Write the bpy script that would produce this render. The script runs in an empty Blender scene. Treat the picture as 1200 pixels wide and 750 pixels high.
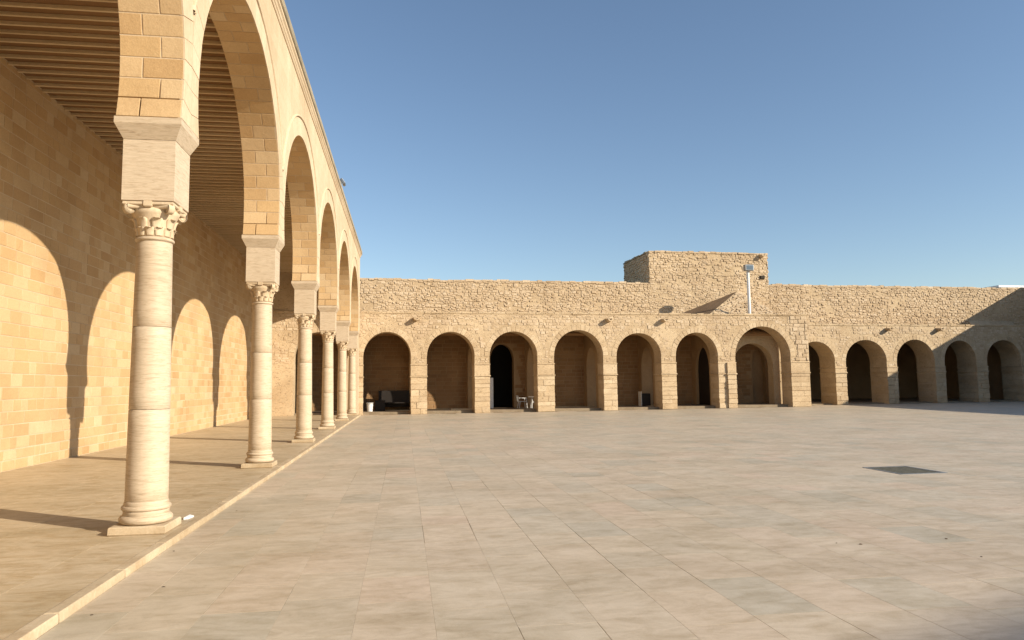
import bpy, math, random
from mathutils import Vector, Matrix
random.seed(7)
SC = bpy.context.scene
COL = SC.collection
PI = math.pi

# ---------------------------------------------------------------- camera, sky, sun, exposure
F_PX, YAW, PITCH, ROLL = 849.86, 0.1483, 0.0888, -0.0123
CAM = Vector((2.888, 0.0, 1.65))
cd = bpy.data.cameras.new('camera')
cd.sensor_width = 36.0
cd.lens = F_PX / 1200 * 36
cd.clip_start = 0.05
cd.clip_end = 5000
camo = bpy.data.objects.new('camera', cd)
COL.objects.link(camo)
fw = Vector((math.sin(YAW), math.cos(YAW), 0)); rt = Vector((math.cos(YAW), -math.sin(YAW), 0)); up = Vector((0, 0, 1))
F2 = fw * math.cos(PITCH) + up * math.sin(PITCH)
U2 = up * math.cos(PITCH) - fw * math.sin(PITCH)
R3 = rt * math.cos(ROLL) + U2 * math.sin(ROLL)
U3 = U2 * math.cos(ROLL) - rt * math.sin(ROLL)
M = Matrix((R3, U3, -F2)).transposed().to_4x4()
M.translation = CAM
camo.matrix_world = M
SC.camera = camo

SUN_EL = math.radians(24.0)
SUN_H = Vector((1.0, -0.70)).normalized()
SUN_ROT = math.atan2(SUN_H.x, SUN_H.y)
w = bpy.data.worlds.new('World'); SC.world = w; w.use_nodes = True
nt = w.node_tree
bg = nt.nodes['Background']
sky = nt.nodes.new('ShaderNodeTexSky'); sky.sky_type = 'NISHITA'; sky.sun_disc = False
sky.sun_elevation = SUN_EL; sky.sun_rotation = SUN_ROT
sky.altitude = 0; sky.air_density = 1.0; sky.dust_density = 0.4; sky.ozone_density = 1.8
nt.links.new(sky.outputs[0], bg.inputs[0]); bg.inputs[1].default_value = 0.10
sl = bpy.data.lights.new('sun', 'SUN'); sl.energy = 5.0; sl.angle = math.radians(0.55); sl.color = (1.0, 0.895, 0.735)
so = bpy.data.objects.new('sun', sl); COL.objects.link(so)
sdir = Vector((SUN_H.x * math.cos(SUN_EL), SUN_H.y * math.cos(SUN_EL), math.sin(SUN_EL)))
so.rotation_euler = sdir.to_track_quat('Z', 'Y').to_euler()
so.location = (30, -20, 30)
SC.view_settings.view_transform = 'Standard'; SC.view_settings.look = 'None'
SC.view_settings.gamma = 1; SC.view_settings.exposure = 0.6; SC.view_settings.use_curve_mapping = False
SC.render.engine = 'CYCLES'
SC.cycles.max_bounces = 8; SC.cycles.diffuse_bounces = 5

# ---------------------------------------------------------------- helpers
def link(o, parent=None):
    COL.objects.link(o)
    if parent is not None: o.parent = parent
    return o
def mesh(name, v, f, mat=None, smooth=False):
    m = bpy.data.meshes.new(name); m.from_pydata(v, [], f); m.update()
    if smooth: m.polygons.foreach_set('use_smooth', [True] * len(m.polygons))
    if mat: m.materials.append(mat)
    return m
def obj(name, m, parent=None, loc=(0, 0, 0), rot=(0, 0, 0), scale=(1, 1, 1)):
    o = bpy.data.objects.new(name, m); link(o, parent)
    o.location = loc; o.rotation_euler = rot; o.scale = scale
    return o
def tag(o, label=None, cat=None, group=None, kind=None):
    if label: o['label'] = label
    if cat: o['category'] = cat
    if group: o['group'] = group
    if kind: o['kind'] = kind
    return o
def empty(name, loc=(0, 0, 0), rz=0):
    o = bpy.data.objects.new(name, None); link(o); o.location = loc; o.rotation_euler = (0, 0, rz); o.empty_display_size = .2
    return o
class MB:
    def __init__(s): s.v = []; s.f = []
    def add(s, v, f):
        n = len(s.v); s.v += [tuple(q) for q in v]; s.f += [tuple(i + n for i in q) for q in f]; return s
    def box(s, x0, x1, y0, y1, z0, z1):
        return s.add([(x0, y0, z0), (x1, y0, z0), (x1, y1, z0), (x0, y1, z0), (x0, y0, z1), (x1, y0, z1), (x1, y1, z1), (x0, y1, z1)],
                     [(3, 2, 1, 0), (4, 5, 6, 7), (0, 1, 5, 4), (1, 2, 6, 5), (2, 3, 7, 6), (3, 0, 4, 7)])
    def bevbox(s, x0, x1, y0, y1, z0, z1, b, j=0.0):
        R = lambda: random.uniform(-j, j)
        ring = lambda x0, x1, y0, y1, z: [(x0 + R(), y0 + R(), z), (x1 + R(), y0 + R(), z), (x1 + R(), y1 + R(), z), (x0 + R(), y1 + R(), z)]
        v = ring(x0 + b, x1 - b, y0 + b, y1 - b, z0) + ring(x0, x1, y0, y1, z0 + b) + ring(x0, x1, y0, y1, z1 - b) + ring(x0 + b, x1 - b, y0 + b, y1 - b, z1)
        f = [(3, 2, 1, 0), (12, 13, 14, 15)]
        for k in range(3):
            for i in range(4):
                a = k * 4 + i; c = k * 4 + (i + 1) % 4; f.append((a, c, c + 4, a + 4))
        return s.add(v, f)
    def lathe(s, prof, n=32, cx=0, cy=0, cap=True):
        v = []; f = []
        for (r, z) in prof:
            for i in range(n):
                a = 2 * PI * i / n; v.append((cx + r * math.cos(a), cy + r * math.sin(a), z))
        for k in range(len(prof) - 1):
            for i in range(n):
                j = (i + 1) % n; f.append((k * n + i, k * n + j, (k + 1) * n + j, (k + 1) * n + i))
        if cap:
            f.append(tuple(range(n))[::-1]); f.append(tuple((len(prof) - 1) * n + i for i in range(n)))
        return s.add(v, f)
    def tube(s, p0, p1, r0, r1=None, n=8):
        r1 = r0 if r1 is None else r1
        p0 = Vector(p0); p1 = Vector(p1); d = (p1 - p0).normalized()
        a = d.orthogonal().normalized(); b = d.cross(a)
        v = []
        for (p, r) in ((p0, r0), (p1, r1)):
            for i in range(n):
                t = 2 * PI * i / n; v.append(p + a * (r * math.cos(t)) + b * (r * math.sin(t)))
        f = [(i, (i + 1) % n, n + (i + 1) % n, n + i) for i in range(n)] + [tuple(range(n))[::-1], tuple(range(n, 2 * n))]
        return s.add(v, f)
    def build(s, name, mat, parent=None, smooth=False, **k):
        return obj(name, mesh(name, s.v, s.f, mat, smooth), parent, **k)

# ---------------------------------------------------------------- materials
def material(name, rough=0.85):
    m = bpy.data.materials.new(name); m.use_nodes = True
    b = m.node_tree.nodes['Principled BSDF']; b.inputs['Roughness'].default_value = rough
    b.inputs['Specular IOR Level'].default_value = 0.25
    return m, m.node_tree, b
def nd(t, kind, **k):
    n = t.nodes.new(kind)
    for a, b in k.items(): setattr(n, a, b)
    return n
def noise(t, vec, scale, detail=6, rough=.6, dist=0):
    n = nd(t, 'ShaderNodeTexNoise'); n.inputs['Scale'].default_value = scale; n.inputs['Detail'].default_value = detail
    n.inputs['Roughness'].default_value = rough; n.inputs['Distortion'].default_value = dist
    t.links.new(vec, n.inputs['Vector']); return n.outputs['Fac']
def vmap(t, vec, sc, rotz=0):
    n = nd(t, 'ShaderNodeMapping'); n.inputs['Scale'].default_value = sc; n.inputs['Rotation'].default_value = (0, 0, rotz)
    t.links.new(vec, n.inputs['Vector']); return n.outputs[0]
def ramp(t, fac, stops, interp='LINEAR'):
    n = nd(t, 'ShaderNodeValToRGB'); e = n.color_ramp.elements; n.color_ramp.interpolation = interp
    e[0].position, e[0].color = stops[0][0], (*stops[0][1], 1); e[1].position, e[1].color = stops[-1][0], (*stops[-1][1], 1)
    for p, c in stops[1:-1]:
        q = e.new(p); q.color = (*c, 1)
    t.links.new(fac, n.inputs[0]); return n.outputs[0]
def mixc(t, fac, a, b, mode='MIX'):
    n = nd(t, 'ShaderNodeMix', data_type='RGBA', blend_type=mode)
    for s, val in ((0, fac), (6, a), (7, b)):
        if isinstance(val, (int, float)): n.inputs[s].default_value = val
        elif isinstance(val, tuple): n.inputs[s].default_value = (*val, 1)
        else: t.links.new(val, n.inputs[s])
    return n.outputs[2]
def maths(t, op, a, b=0.0):
    n = nd(t, 'ShaderNodeMath', operation=op)
    for i, val in enumerate((a, b)):
        if isinstance(val, (int, float)): n.inputs[i].default_value = val
        else: t.links.new(val, n.inputs[i])
    return n.outputs[0]
def rnd(t):
    g = nd(t, 'ShaderNodeNewGeometry'); o = nd(t, 'ShaderNodeObjectInfo')
    return maths(t, 'FRACT', maths(t, 'ADD', g.outputs['Random Per Island'], o.outputs['Random'])), g.outputs['Position']
def bump(t, b, h, strength, dist=0.02):
    n = nd(t, 'ShaderNodeBump'); n.inputs['Strength'].default_value = strength; n.inputs['Distance'].default_value = dist
    t.links.new(h, n.inputs['Height']); t.links.new(n.outputs[0], b.inputs['Normal'])
def g3(v): return (v, v, v)

def stone(name, tones, per_piece=.25, stain=.35, grain=40, stain_scale=.7, bumpy=.35, stretch=(1, 1, 1), stainc=(.45, .36, .26), rough=.88, pit=0.0, dist=.02):
    m, t, b = material(name, rough)
    r, pos = rnd(t)
    p = vmap(t, pos, stretch)
    n1 = noise(t, p, stain_scale, 6, .62, .4)
    n2 = noise(t, p, grain, 5, .7)
    n3 = noise(t, p, grain * .18, 5, .6)
    base = ramp(t, r, tones)
    c = mixc(t, ramp(t, n3, [(.3, g3(0)), (.7, g3(1))]), mixc(t, per_piece, tones[len(tones) // 2][1], base), mixc(t, per_piece, tones[0][1], base))
    c = mixc(t, maths(t, 'MULTIPLY', ramp(t, n1, [(.42, g3(0)), (.72, g3(1))]), stain), c, mixc(t, 1.0, c, stainc, 'MULTIPLY'))
    c = mixc(t, ramp(t, n2, [(.3, g3(.55)), (.62, g3(0))]), c, mixc(t, 1.0, c, (.72, .68, .62), 'MULTIPLY'))
    hgt = maths(t, 'ADD', n3, maths(t, 'MULTIPLY', n2, .5))
    if pit:
        n4 = noise(t, vmap(t, pos, (1, 1, 1.6)), 9, 4, .7, .6)
        pm = ramp(t, n4, [(.56, g3(0)), (.66, g3(1))])
        c = mixc(t, maths(t, 'MULTIPLY', pm, pit), c, mixc(t, 1.0, c, (.45, .40, .35), 'MULTIPLY'))
        hgt = maths(t, 'SUBTRACT', hgt, maths(t, 'MULTIPLY', pm, 1.2))
    t.links.new(c, b.inputs['Base Color'])
    bump(t, b, hgt, bumpy, dist)
    return m
T = lambda *cs: [(i / (len(cs) - 1), c) for i, c in enumerate(cs)]
M_brick = stone('sandstone_brick', T((.55, .385, .205), (.51, .34, .17), (.585, .43, .25), (.475, .31, .15), (.565, .41, .235), (.53, .36, .18), (.60, .46, .285)), .95, .35, 45, .45, .35)
M_mortar = stone('lime_mortar', T((.62, .49, .325), (.57, .44, .285)), .2, .4, 60, .7, .25)
M_pale = stone('pale_limestone', T((.59, .475, .33), (.545, .43, .29), (.61, .495, .35)), .85, .55, 26, .35, .22, stretch=(1, 1, .45), stainc=(.62, .52, .40))
M_grey = stone('weathered_coping_stone', T((.40, .34, .25), (.30, .26, .19), (.46, .38, .27)), .5, .7, 25, 1.2, .4, stainc=(.40, .40, .34))
M_rubble = stone('rubble_stone', T((.56, .435, .295), (.50, .38, .245), (.61, .49, .345), (.45, .335, .21), (.585, .46, .315), (.535, .405, .265)), 1.0, .35, 26, .35, .4, pit=.3)
M_rubcore = stone('rubble_mortar', T((.55, .425, .275), (.51, .39, .245)), .4, .45, 18, .5, .5, pit=.4, dist=.03)
M_plaster = stone('eroded_lime_plaster', T((.56, .435, .28), (.52, .395, .25)), .5, .55, 22, .45, .55, pit=.55, dist=.03)
M_ashlar = stone('old_ashlar', T((.56, .43, .275), (.49, .365, .225), (.61, .485, .325), (.46, .345, .22)), .8, .4, 24, .8, .5, pit=.45, dist=.025)
M_shadebrick = stone('shade_dark_brick', T((.34, .20, .095), (.29, .165, .075), (.37, .225, .11), (.26, .15, .068)), .85, .4, 50, .5, .3)  # brick colour darkened to deepen the shade inside the gallery
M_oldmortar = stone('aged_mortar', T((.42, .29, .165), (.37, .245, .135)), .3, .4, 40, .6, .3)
M_trav = None
def travertine():
    m, t, b = material('travertine', .6)
    r, pos = rnd(t)
    st = vmap(t, pos, (.9, .9, 11))
    n1 = noise(t, st, 2.2, 6, .65, .8); n2 = noise(t, vmap(t, pos, (2, 2, 17)), 3.0, 4, .7, .4); n3 = noise(t, pos, .9, 4, .5)
    c = ramp(t, n1, [(.28, (.31, .235, .155)), (.40, (.475, .375, .26)), (.47, (.55, .445, .32)), (.53, (.425, .335, .23)), (.60, (.55, .445, .32)), (.68, (.41, .32, .215)), (.8, (.51, .41, .29))])
    c = mixc(t, maths(t, 'MULTIPLY', ramp(t, n2, [(.52, g3(0)), (.64, g3(1))]), .7), c, mixc(t, 1.0, c, (.62, .54, .45), 'MULTIPLY'))
    c = mixc(t, maths(t, 'MULTIPLY', ramp(t, n3, [(.45, g3(0)), (.75, g3(1))]), .35), c, mixc(t, 1.0, c, (.8, .72, .6), 'MULTIPLY'))
    c = mixc(t, .3, c, ramp(t, r, T((.42, .335, .235), (.56, .46, .335), (.48, .385, .27))))
    t.links.new(c, b.inputs['Base Color']); bump(t, b, maths(t, 'ADD', n1, n2), .18, .01)
    return m
M_trav = travertine()
def paving(name, tones, per=.8, streak=.5, streakc=(.66, .60, .50), srot=0.0, gloss=.42):
    m, t, b = material(name, gloss)
    b.inputs['Specular IOR Level'].default_value = .35
    r, pos = rnd(t)
    # each slab carries its own piece of veining
    off = nd(t, 'ShaderNodeCombineXYZ'); t.links.new(maths(t, 'MULTIPLY', r, 37.0), off.inputs[2]); t.links.new(maths(t, 'MULTIPLY', r, 11.0), off.inputs[0])
    va = nd(t, 'ShaderNodeVectorMath', operation='ADD'); t.links.new(pos, va.inputs[0]); t.links.new(off.outputs[0], va.inputs[1])
    n1 = noise(t, vmap(t, va.outputs[0], (.8, 2.4, 1), srot), 1.6, 9, .68, 2.2)
    n2 = noise(t, vmap(t, pos, (1.0, 1.8, 1)), .42, 6, .62, .8)
    n3 = noise(t, va.outputs[0], 5, 8, .72, .8); n4 = noise(t, pos, 90, 4, .75); n5 = noise(t, vmap(t, pos, (1, 1.6, 1)), 1.7, 6, .65, .6)
    c = mixc(t, per, tones[1][1], ramp(t, r, tones))
    c = mixc(t, maths(t, 'MULTIPLY', ramp(t, n1, [(.44, g3(0)), (.70, g3(1))]), streak), c, mixc(t, 1.0, c, streakc, 'MULTIPLY'))
    c = mixc(t, maths(t, 'MULTIPLY', ramp(t, n2, [(.42, g3(0)), (.64, g3(1))]), .68), c, mixc(t, 1.0, c, (.78, .77, .72), 'MULTIPLY'))
    c = mixc(t, maths(t, 'MULTIPLY', ramp(t, n5, [(.48, g3(0)), (.66, g3(1))]), .62), c, mixc(t, 1.0, c, (.80, .77, .70), 'MULTIPLY'))
    c = mixc(t, maths(t, 'MULTIPLY', ramp(t, n3, [(.46, g3(0)), (.70, g3(1))]), .5), c, mixc(t, 1.0, c, (.76, .74, .69), 'MULTIPLY'))
    c = mixc(t, ramp(t, n4, [(.34, g3(.5)), (.52, g3(0))]), c, mixc(t, 1.0, c, (.8, .78, .74), 'MULTIPLY'))
    t.links.new(c, b.inputs['Base Color'])
    rg = nd(t, 'ShaderNodeMapRange'); t.links.new(n3, rg.inputs[0]); rg.inputs[3].default_value = gloss - .08; rg.inputs[4].default_value = gloss + .25
    t.links.new(rg.outputs[0], b.inputs['Roughness'])
    bump(t, b, maths(t, 'ADD', n3, maths(t, 'MULTIPLY', n4, .3)), .12, .006)
    return m
M_slab = paving('courtyard_marble', T((.55, .465, .35), (.56, .47, .355), (.58, .46, .35), (.55, .47, .36), (.48, .435, .345), (.585, .49, .37), (.55, .45, .34), (.53, .46, .355), (.575, .48, .365), (.45, .415, .335), (.56, .47, .355)), .68, .65, (.70, .655, .57))
M_plat = paving('gallery_marble', T((.52, .42, .285), (.53, .43, .295), (.51, .41, .275), (.54, .44, .305)), .6, .75, (.64, .53, .36), .25)
M_joint = stone('sand_joint', T((.30, .24, .165), (.26, .205, .14)), .3, .6, 60, 1.5, .3)
def face_stone():
    m = stone('dressed_limestone_face', T((.59, .475, .33), (.55, .435, .295), (.61, .495, .35)), .6, .5, 26, .35, .2, stretch=(1, 1, .3), stainc=(.66, .57, .45))
    t = m.node_tree; b = t.nodes['Principled BSDF']; src = b.inputs['Base Color'].links[0].from_socket
    g = nd(t, 'ShaderNodeNewGeometry'); sx = nd(t, 'ShaderNodeSeparateXYZ'); t.links.new(g.outputs['Position'], sx.inputs[0])
    cx = nd(t, 'ShaderNodeCombineXYZ'); t.links.new(sx.outputs[1], cx.inputs[0]); t.links.new(sx.outputs[2], cx.inputs[1])
    br = nd(t, 'ShaderNodeTexBrick'); t.links.new(cx.outputs[0], br.inputs['Vector']); br.inputs['Scale'].default_value = 1.0
    br.inputs['Brick Width'].default_value = .62; br.inputs['Row Height'].default_value = .31; br.inputs['Mortar Size'].default_value = .004; br.inputs['Mortar Smooth'].default_value = .3
    br.inputs['Color1'].default_value = (1, 1, 1, 1); br.inputs['Color2'].default_value = (.90, .88, .85, 1); br.inputs['Mortar'].default_value = (.70, .63, .54, 1)
    t.links.new(mixc(t, .8, src, mixc(t, 1.0, src, br.outputs['Color'], 'MULTIPLY')), b.inputs['Base Color'])
    return m
M_face = face_stone()
M_kerb = stone('kerb_limestone', T((.54, .435, .295), (.46, .365, .24), (.58, .47, .325)), .85, .7, 30, 1.6, .4, stainc=(.6, .5, .38))
M_wood = stone('brown_ceiling_board', T((.26, .155, .075), (.21, .12, .056), (.29, .175, .088)), .7, .4, 30, .6, .2, stretch=(.3, 3, 1))
M_joist = stone('pale_wooden_joist', T((.60, .48, .31), (.55, .43, .27), (.63, .50, .33)), .7, .3, 30, .6, .2, stretch=(.3, 3, 1))
def plain(name, c, rough=.5, metal=0.0, var=.12):
    m, t, b = material(name, rough); b.inputs['Metallic'].default_value = metal
    r, pos = rnd(t); n = noise(t, pos, 14, 5, .6)
    t.links.new(mixc(t, ramp(t, n, [(.35, g3(0)), (.7, g3(1))]), c, tuple(x * (1 - 2 * var) for x in c)), b.inputs['Base Color'])
    return m
M_white = plain('white_paint', (.78, .78, .76), .45)
M_plastic = plain('white_plastic', (.74, .74, .72), .4)
M_metal = plain('grey_metal', (.28, .29, .30), .4, .8)
M_glass = plain('lamp_glass', (.12, .16, .20), .12)
M_dark = plain('dark_wood', (.028, .022, .018), .6)
M_black = plain('shade_black', (.05, .04, .03), .9)  # near-black painted for the shade in inner room, wall hole and drain pit
M_iron = plain('rusty_iron_grate', (.12, .115, .09), .65, .3, .3)
M_ground = stone('bare_earth', T((.36, .28, .19), (.32, .25, .17)), .3, .4, 10, .2, .4)
M_leaf = plain('green_leaf', (.045, .10, .025), .5)
M_clay = plain('clay_pot', (.30, .13, .07), .8)
M_dirt = plain('dry_debris', (.10, .07, .045), .9)

# ---------------------------------------------------------------- masonry helpers (local frame: u along the wall, v into it, z up; front faces -v)
def variants(n, inset_u, inset_z, jit, mat, name):
    out = []
    for k in range(n):
        J = lambda s: random.uniform(-s, s)
        v = [(-.5, .1, -.5), (.5, .1, -.5), (.5, .1, .5), (-.5, .1, .5)]
        base = [(-.5, -.5), (.5, -.5), (.5, .5), (-.5, .5)]
        mid = [(a + J(jit), c + J(jit)) for a, c in base]
        v += [(a, -.72, c) for a, c in mid]
        v += [(a - math.copysign(inset_u, a), -1.0 + J(.06), c - math.copysign(inset_z, c)) for a, c in mid]
        f = [(8, 9, 10, 11)]
        for q in (0, 4):
            for i in range(4): f.append((q + i, q + (i + 1) % 4, q + 4 + (i + 1) % 4, q + 4 + i))
        out.append(mesh(name, v, f, mat))
    return out
def pieces(parent, items, vs, single, name, mat, limit=300, stuff_name=None):
    """items: (u, v, z, w, h, d). The ones with the highest single(item) score become objects of their own, the rest one stuff part."""
    items = list(items)
    sc = [(single(i), k) for k, i in enumerate(items)]
    pick = set(k for s, k in sorted(sc, reverse=True)[:limit] if s > 0)
    mb = MB()
    for k, (u, v, z, wd, h, d) in enumerate(items):
        m = vs[k % len(vs)]
        if k in pick:
            obj(name, m, parent, (u, v, z), scale=(wd, d, h))
        else:
            mb.add([(u + q.co.x * wd, v + q.co.y * d, z + q.co.z * h) for q in m.vertices], [tuple(q.vertices) for q in m.polygons])
    if mb.v:
        tag(mb.build(stuff_name or (name + '_courses'), mat, parent), kind='stuff')
def lump(u, z):
    return math.sin(u * .83 + 1.3 * math.sin(z * 1.1 + u * .31)) * .5 + math.sin(u * 2.1 + z * 2.7 + 2 * math.sin(u * .57)) * .35 + math.sin(z * 3.3 - u * 1.37) * .25
def loosen(items, dz=.045, bare=.35):
    out = []
    for (u, v, z, wd, h, d) in items:
        if lump(u, z) > random.uniform(bare, bare + .7): continue
        k = random.random(); s = random.uniform(.72, 1.08)
        out.append((u + random.uniform(-.03, .03), v, z + random.uniform(-dz, dz), wd * random.uniform(.8, 1.05), h * s * (1.35 if k < .08 else 1), d * random.uniform(.7, 1.25)))
    return out
def rows(u0, u1, z0, z1, ch, wl, gap, d, v=0.0, mask=None, hj=0.0, dj=.2, skip=0.0):
    out = []; z = z0; k = 0
    while z < z1 - .03:
        h = min(ch * random.uniform(1 - hj, 1 + hj), z1 - z)
        u = u0 - random.uniform(0, wl[1])
        while u < u1:
            wd = random.uniform(*wl); a = max(u, u0); b = min(u + wd, u1); u += wd
            if b - a < wl[0] * .35: continue
            cu, cz = (a + b) / 2, z + h / 2
            if mask and not mask(a, b, z, z + h): continue
            if random.random() < skip: continue
            out.append((cu, v, cz, b - a - gap, h - gap, d * random.uniform(1 - dj, 1 + dj)))
        z += h
    return out
def arch_wall(mb, u0, u1, zb, zt, v0, v1, arches, seg=28, jag=None):
    """arches: (centre, half width, spring z, rise).  Solid wall with real openings."""
    cols = [u0]; cuts = []
    for (c, hw, zs, rise) in arches:
        cuts.append((c - hw, c + hw, c, hw, zs, rise))
    spans = []; cur = u0
    for a, b, c, hw, zs, rise in sorted(cuts):
        if a > cur: spans.append((cur, a, None))
        us = [c - hw * math.cos(PI * i / seg) for i in range(seg + 1)]
        for i in range(seg): spans.append((us[i], us[i + 1], (c, hw, zs, rise)))
        cur = b
    if cur < u1: spans.append((cur, u1, None))
    def low(u, s):
        if s is None: return zb
        c, hw, zs, rise = s
        return zs + rise * math.sqrt(max(0, 1 - ((u - c) / hw) ** 2))
    def topz(u): return zt if jag is None else zt + jag(u)
    sp2 = []
    for a, b, s in spans:
        if s is None and jag is not None:
            n = max(1, int((b - a) / .5))
            for i in range(n): sp2.append((a + (b - a) * i / n, a + (b - a) * (i + 1) / n, None))
        else: sp2.append((a, b, s))
    prev = None
    for a, b, s in sp2:
        la, lb = low(a, s), low(b, s); ta, tb = topz(a), topz(b)
        mb.add([(a, v0, la), (b, v0, lb), (b, v0, tb), (a, v0, ta)], [(0, 1, 2, 3)])
        mb.add([(a, v1, la), (b, v1, lb), (b, v1, tb), (a, v1, ta)], [(3, 2, 1, 0)])
        mb.add([(a, v0, la), (b, v0, lb), (b, v1, lb), (a, v1, la)], [(3, 2, 1, 0)])
        mb.add([(a, v0, ta), (b, v0, tb), (b, v1, tb), (a, v1, ta)], [(0, 1, 2, 3)])
        if s is not None:
            c, hw, zs, rise = s
            if abs(a - (c - hw)) < 1e-6: mb.add([(a, v0, zb), (a, v0, zs), (a, v1, zs), (a, v1, zb)], [(0, 1, 2, 3)])
            if abs(b - (c + hw)) < 1e-6: mb.add([(b, v0, zb), (b, v0, zs), (b, v1, zs), (b, v1, zb)], [(3, 2, 1, 0)])
    for u, fl in ((u0, 0), (u1, 1)):
        t = topz(u)
        q = [(u, v0, zb), (u, v1, zb), (u, v1, t), (u, v0, t)]
        mb.add(q, [(0, 1, 2, 3)] if fl else [(3, 2, 1, 0)])
    return mb
def ring_piece(r0, r1, a0, a1, v0, v1, n=2, inset=.004, rise=1.0, r1f=None):
    """wedge between two radii; front at v0 (inset edge), back at v1"""
    vs = []; fs = []
    for (v, e) in ((v1, 0), (v0 + inset, 0), (v0, inset)):
        for i in range(n + 1):
            a = a0 + (a1 - a0) * i / n; da = e / r1 * (1 if i == 0 else -1 if i == n else 0)
            ro = r1f(a) if r1f else r1
            for r in (r0 + e, ro - e):
                vs.append((r * math.cos(a + da), v, r * math.sin(a + da) * rise))
    m = 2 * (n + 1)
    for i in range(n):
        b = 2 * m + 2 * i; fs.append((b, b + 1, b + 3, b + 2))
    for L in (0, m):
        for i in range(n):
            for s in (0, 1):
                a = L + 2 * i + s; q = (a, a + 2, a + 2 + m, a + m); fs.append(q if s else q[::-1])
        for i in (0, n):
            a = L + 2 * i; q = (a, a + 1, a + 1 + m, a + m); fs.append(q if i else q[::-1])
    return vs, fs

# ================================================================ GROUND, COURTYARD, GALLERY FLOOR
g = MB().box(-400, 400, -300, 500, -.6, -.05).build('ground', M_ground); tag(g, kind='structure')
YB, TH = 42.56, 0.04075
court = MB().box(.44, 60, -9, 62, -.05, -.004).build('courtyard', M_joint); tag(court, kind='structure')
def slab_variants(n, mat, name, b=.002):
    out = []
    for k in range(n):
        J = lambda: random.uniform(-.004, .004)
        lo = [(-.5, -.5), (.5, -.5), (.5, .5), (-.5, .5)]
        v = [(x, y, -.02) for x, y in lo] + [(x, y, -.0006) for x, y in lo] + [(x * (1 - 2 * b), y * (1 - 2 * b), J() * .05) for x, y in lo]
        f = [(8, 9, 10, 11)]
        for q in (0, 4):
            for i in range(4): f.append((q + i, q + (i + 1) % 4, q + 4 + (i + 1) % 4, q + 4 + i))
        out.append(mesh(name, v, f, mat))
    return out
def in_view(x, y, z=0):
    d = Vector((x, y, z)) - CAM; dz = d.dot(F2)
    if dz < .5: return 0
    px, py = F_PX * d.dot(R3) / dz, -F_PX * d.dot(U3) / dz
    return 1 if abs(px) < 640 and abs(py) < 410 else 0
def lay(parent, vs, x_edges, y0, y1, lens, gap, name, mat, skipf=None, limit=300, z=0.0):
    items = []
    for i in range(len(x_edges) - 1):
        xa, xb = x_edges[i], x_edges[i + 1]; y = y0 - random.uniform(0, lens[1])
        while y < y1:
            l = random.choice(lens) * random.uniform(.94, 1.06)
            a, b = y, min(y + l, y1); y += l
            if b - a < .1: continue
            if skipf and skipf((xa + xb) / 2, (a + b) / 2): continue
            items.append(((xa + xb) / 2, (a + b) / 2, xb - xa - gap * (random.uniform(.7, 1.5) if random.random() < .17 else .2), b - a - gap * (random.uniform(.6, 1.2) if random.random() < .10 else .2)))
    sc = sorted(((in_view(x, y, z) and 1 / ((x - CAM.x) ** 2 + (y - CAM.y) ** 2 + 1)) or 0, k) for k, (x, y, a, b) in enumerate(items))
    pick = set(k for s, k in sc[::-1][:limit] if s > 0); mb = MB()
    for k, (x, y, a, b) in enumerate(items):
        m = vs[random.randrange(len(vs))]
        if k in pick: obj(name, m, parent, (x, y, z), scale=(a, b, 1))
        else: mb.add([(x + q.co.x * a, y + q.co.y * b, z + q.co.z) for q in m.vertices], [tuple(q.vertices) for q in m.polygons])
    tag(mb.build(name + '_field', mat, parent), kind='stuff')
xe = [.468] + [.87 + .558 * k for k in range(0, 86)]
GR = (11.5, 12.4, 11.75, 12.85)
slabv = slab_variants(8, M_slab, 'paving_slab')
lay(court, slabv, xe, -4, 50, (.62, .78, .85, .95, 1.1, 1.25), .005, 'paving_slab', M_slab,
    skipf=lambda x, y: (GR[0] - .3 < x < GR[1] + .3 and GR[2] - .5 < y < GR[3] + .5) or (y > YB + TH * x + (.05 if x < 28.6 else 2.05)))
# slabs trimmed round the drain
mbx = MB()
for (a, b, c, d) in ((10.8, 11.49, 10.6, 14.1), (12.41, 13.1, 10.6, 14.1), (11.49, 12.41, 10.6, 11.74), (11.49, 12.41, 12.86, 14.1)):
    mbx.box(a + .003, b - .003, c + .003, d - .003, -.02, -.0015)
tag(mbx.build('paving_slab_border', M_slab, court), kind='stuff')
# gallery platform
HP = .06
XW = -4.93
plat = MB().box(-5.2, .34, -9, 42.9, -.05, HP - .006).build('gallery_floor', M_joint); tag(plat, kind='structure')
pv = slab_variants(6, M_plat, 'floor_slab')
lay(plat, pv, [-5.0, -3.8, -2.6, -1.42, -.24, .34], -5, 42.9, (1.6, 2.0, 2.4), .004, 'floor_slab', M_plat, limit=150, z=HP - .001)
kerb = empty('kerb', (0, 0, 0)); tag(kerb, 'long low pale stone kerb along the edge of the arcade floor', 'kerb')
y = -5.0
while y < 42.4:
    l = min(random.uniform(.9, 1.5), 42.45 - y)
    if l > .2: MB().bevbox(.345, .4626, y + .004, y + l - .004, -.04, HP + .003 + random.uniform(0, .008), .011, .004).build('kerb_stone', M_kerb, kerb)
    y += l

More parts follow.
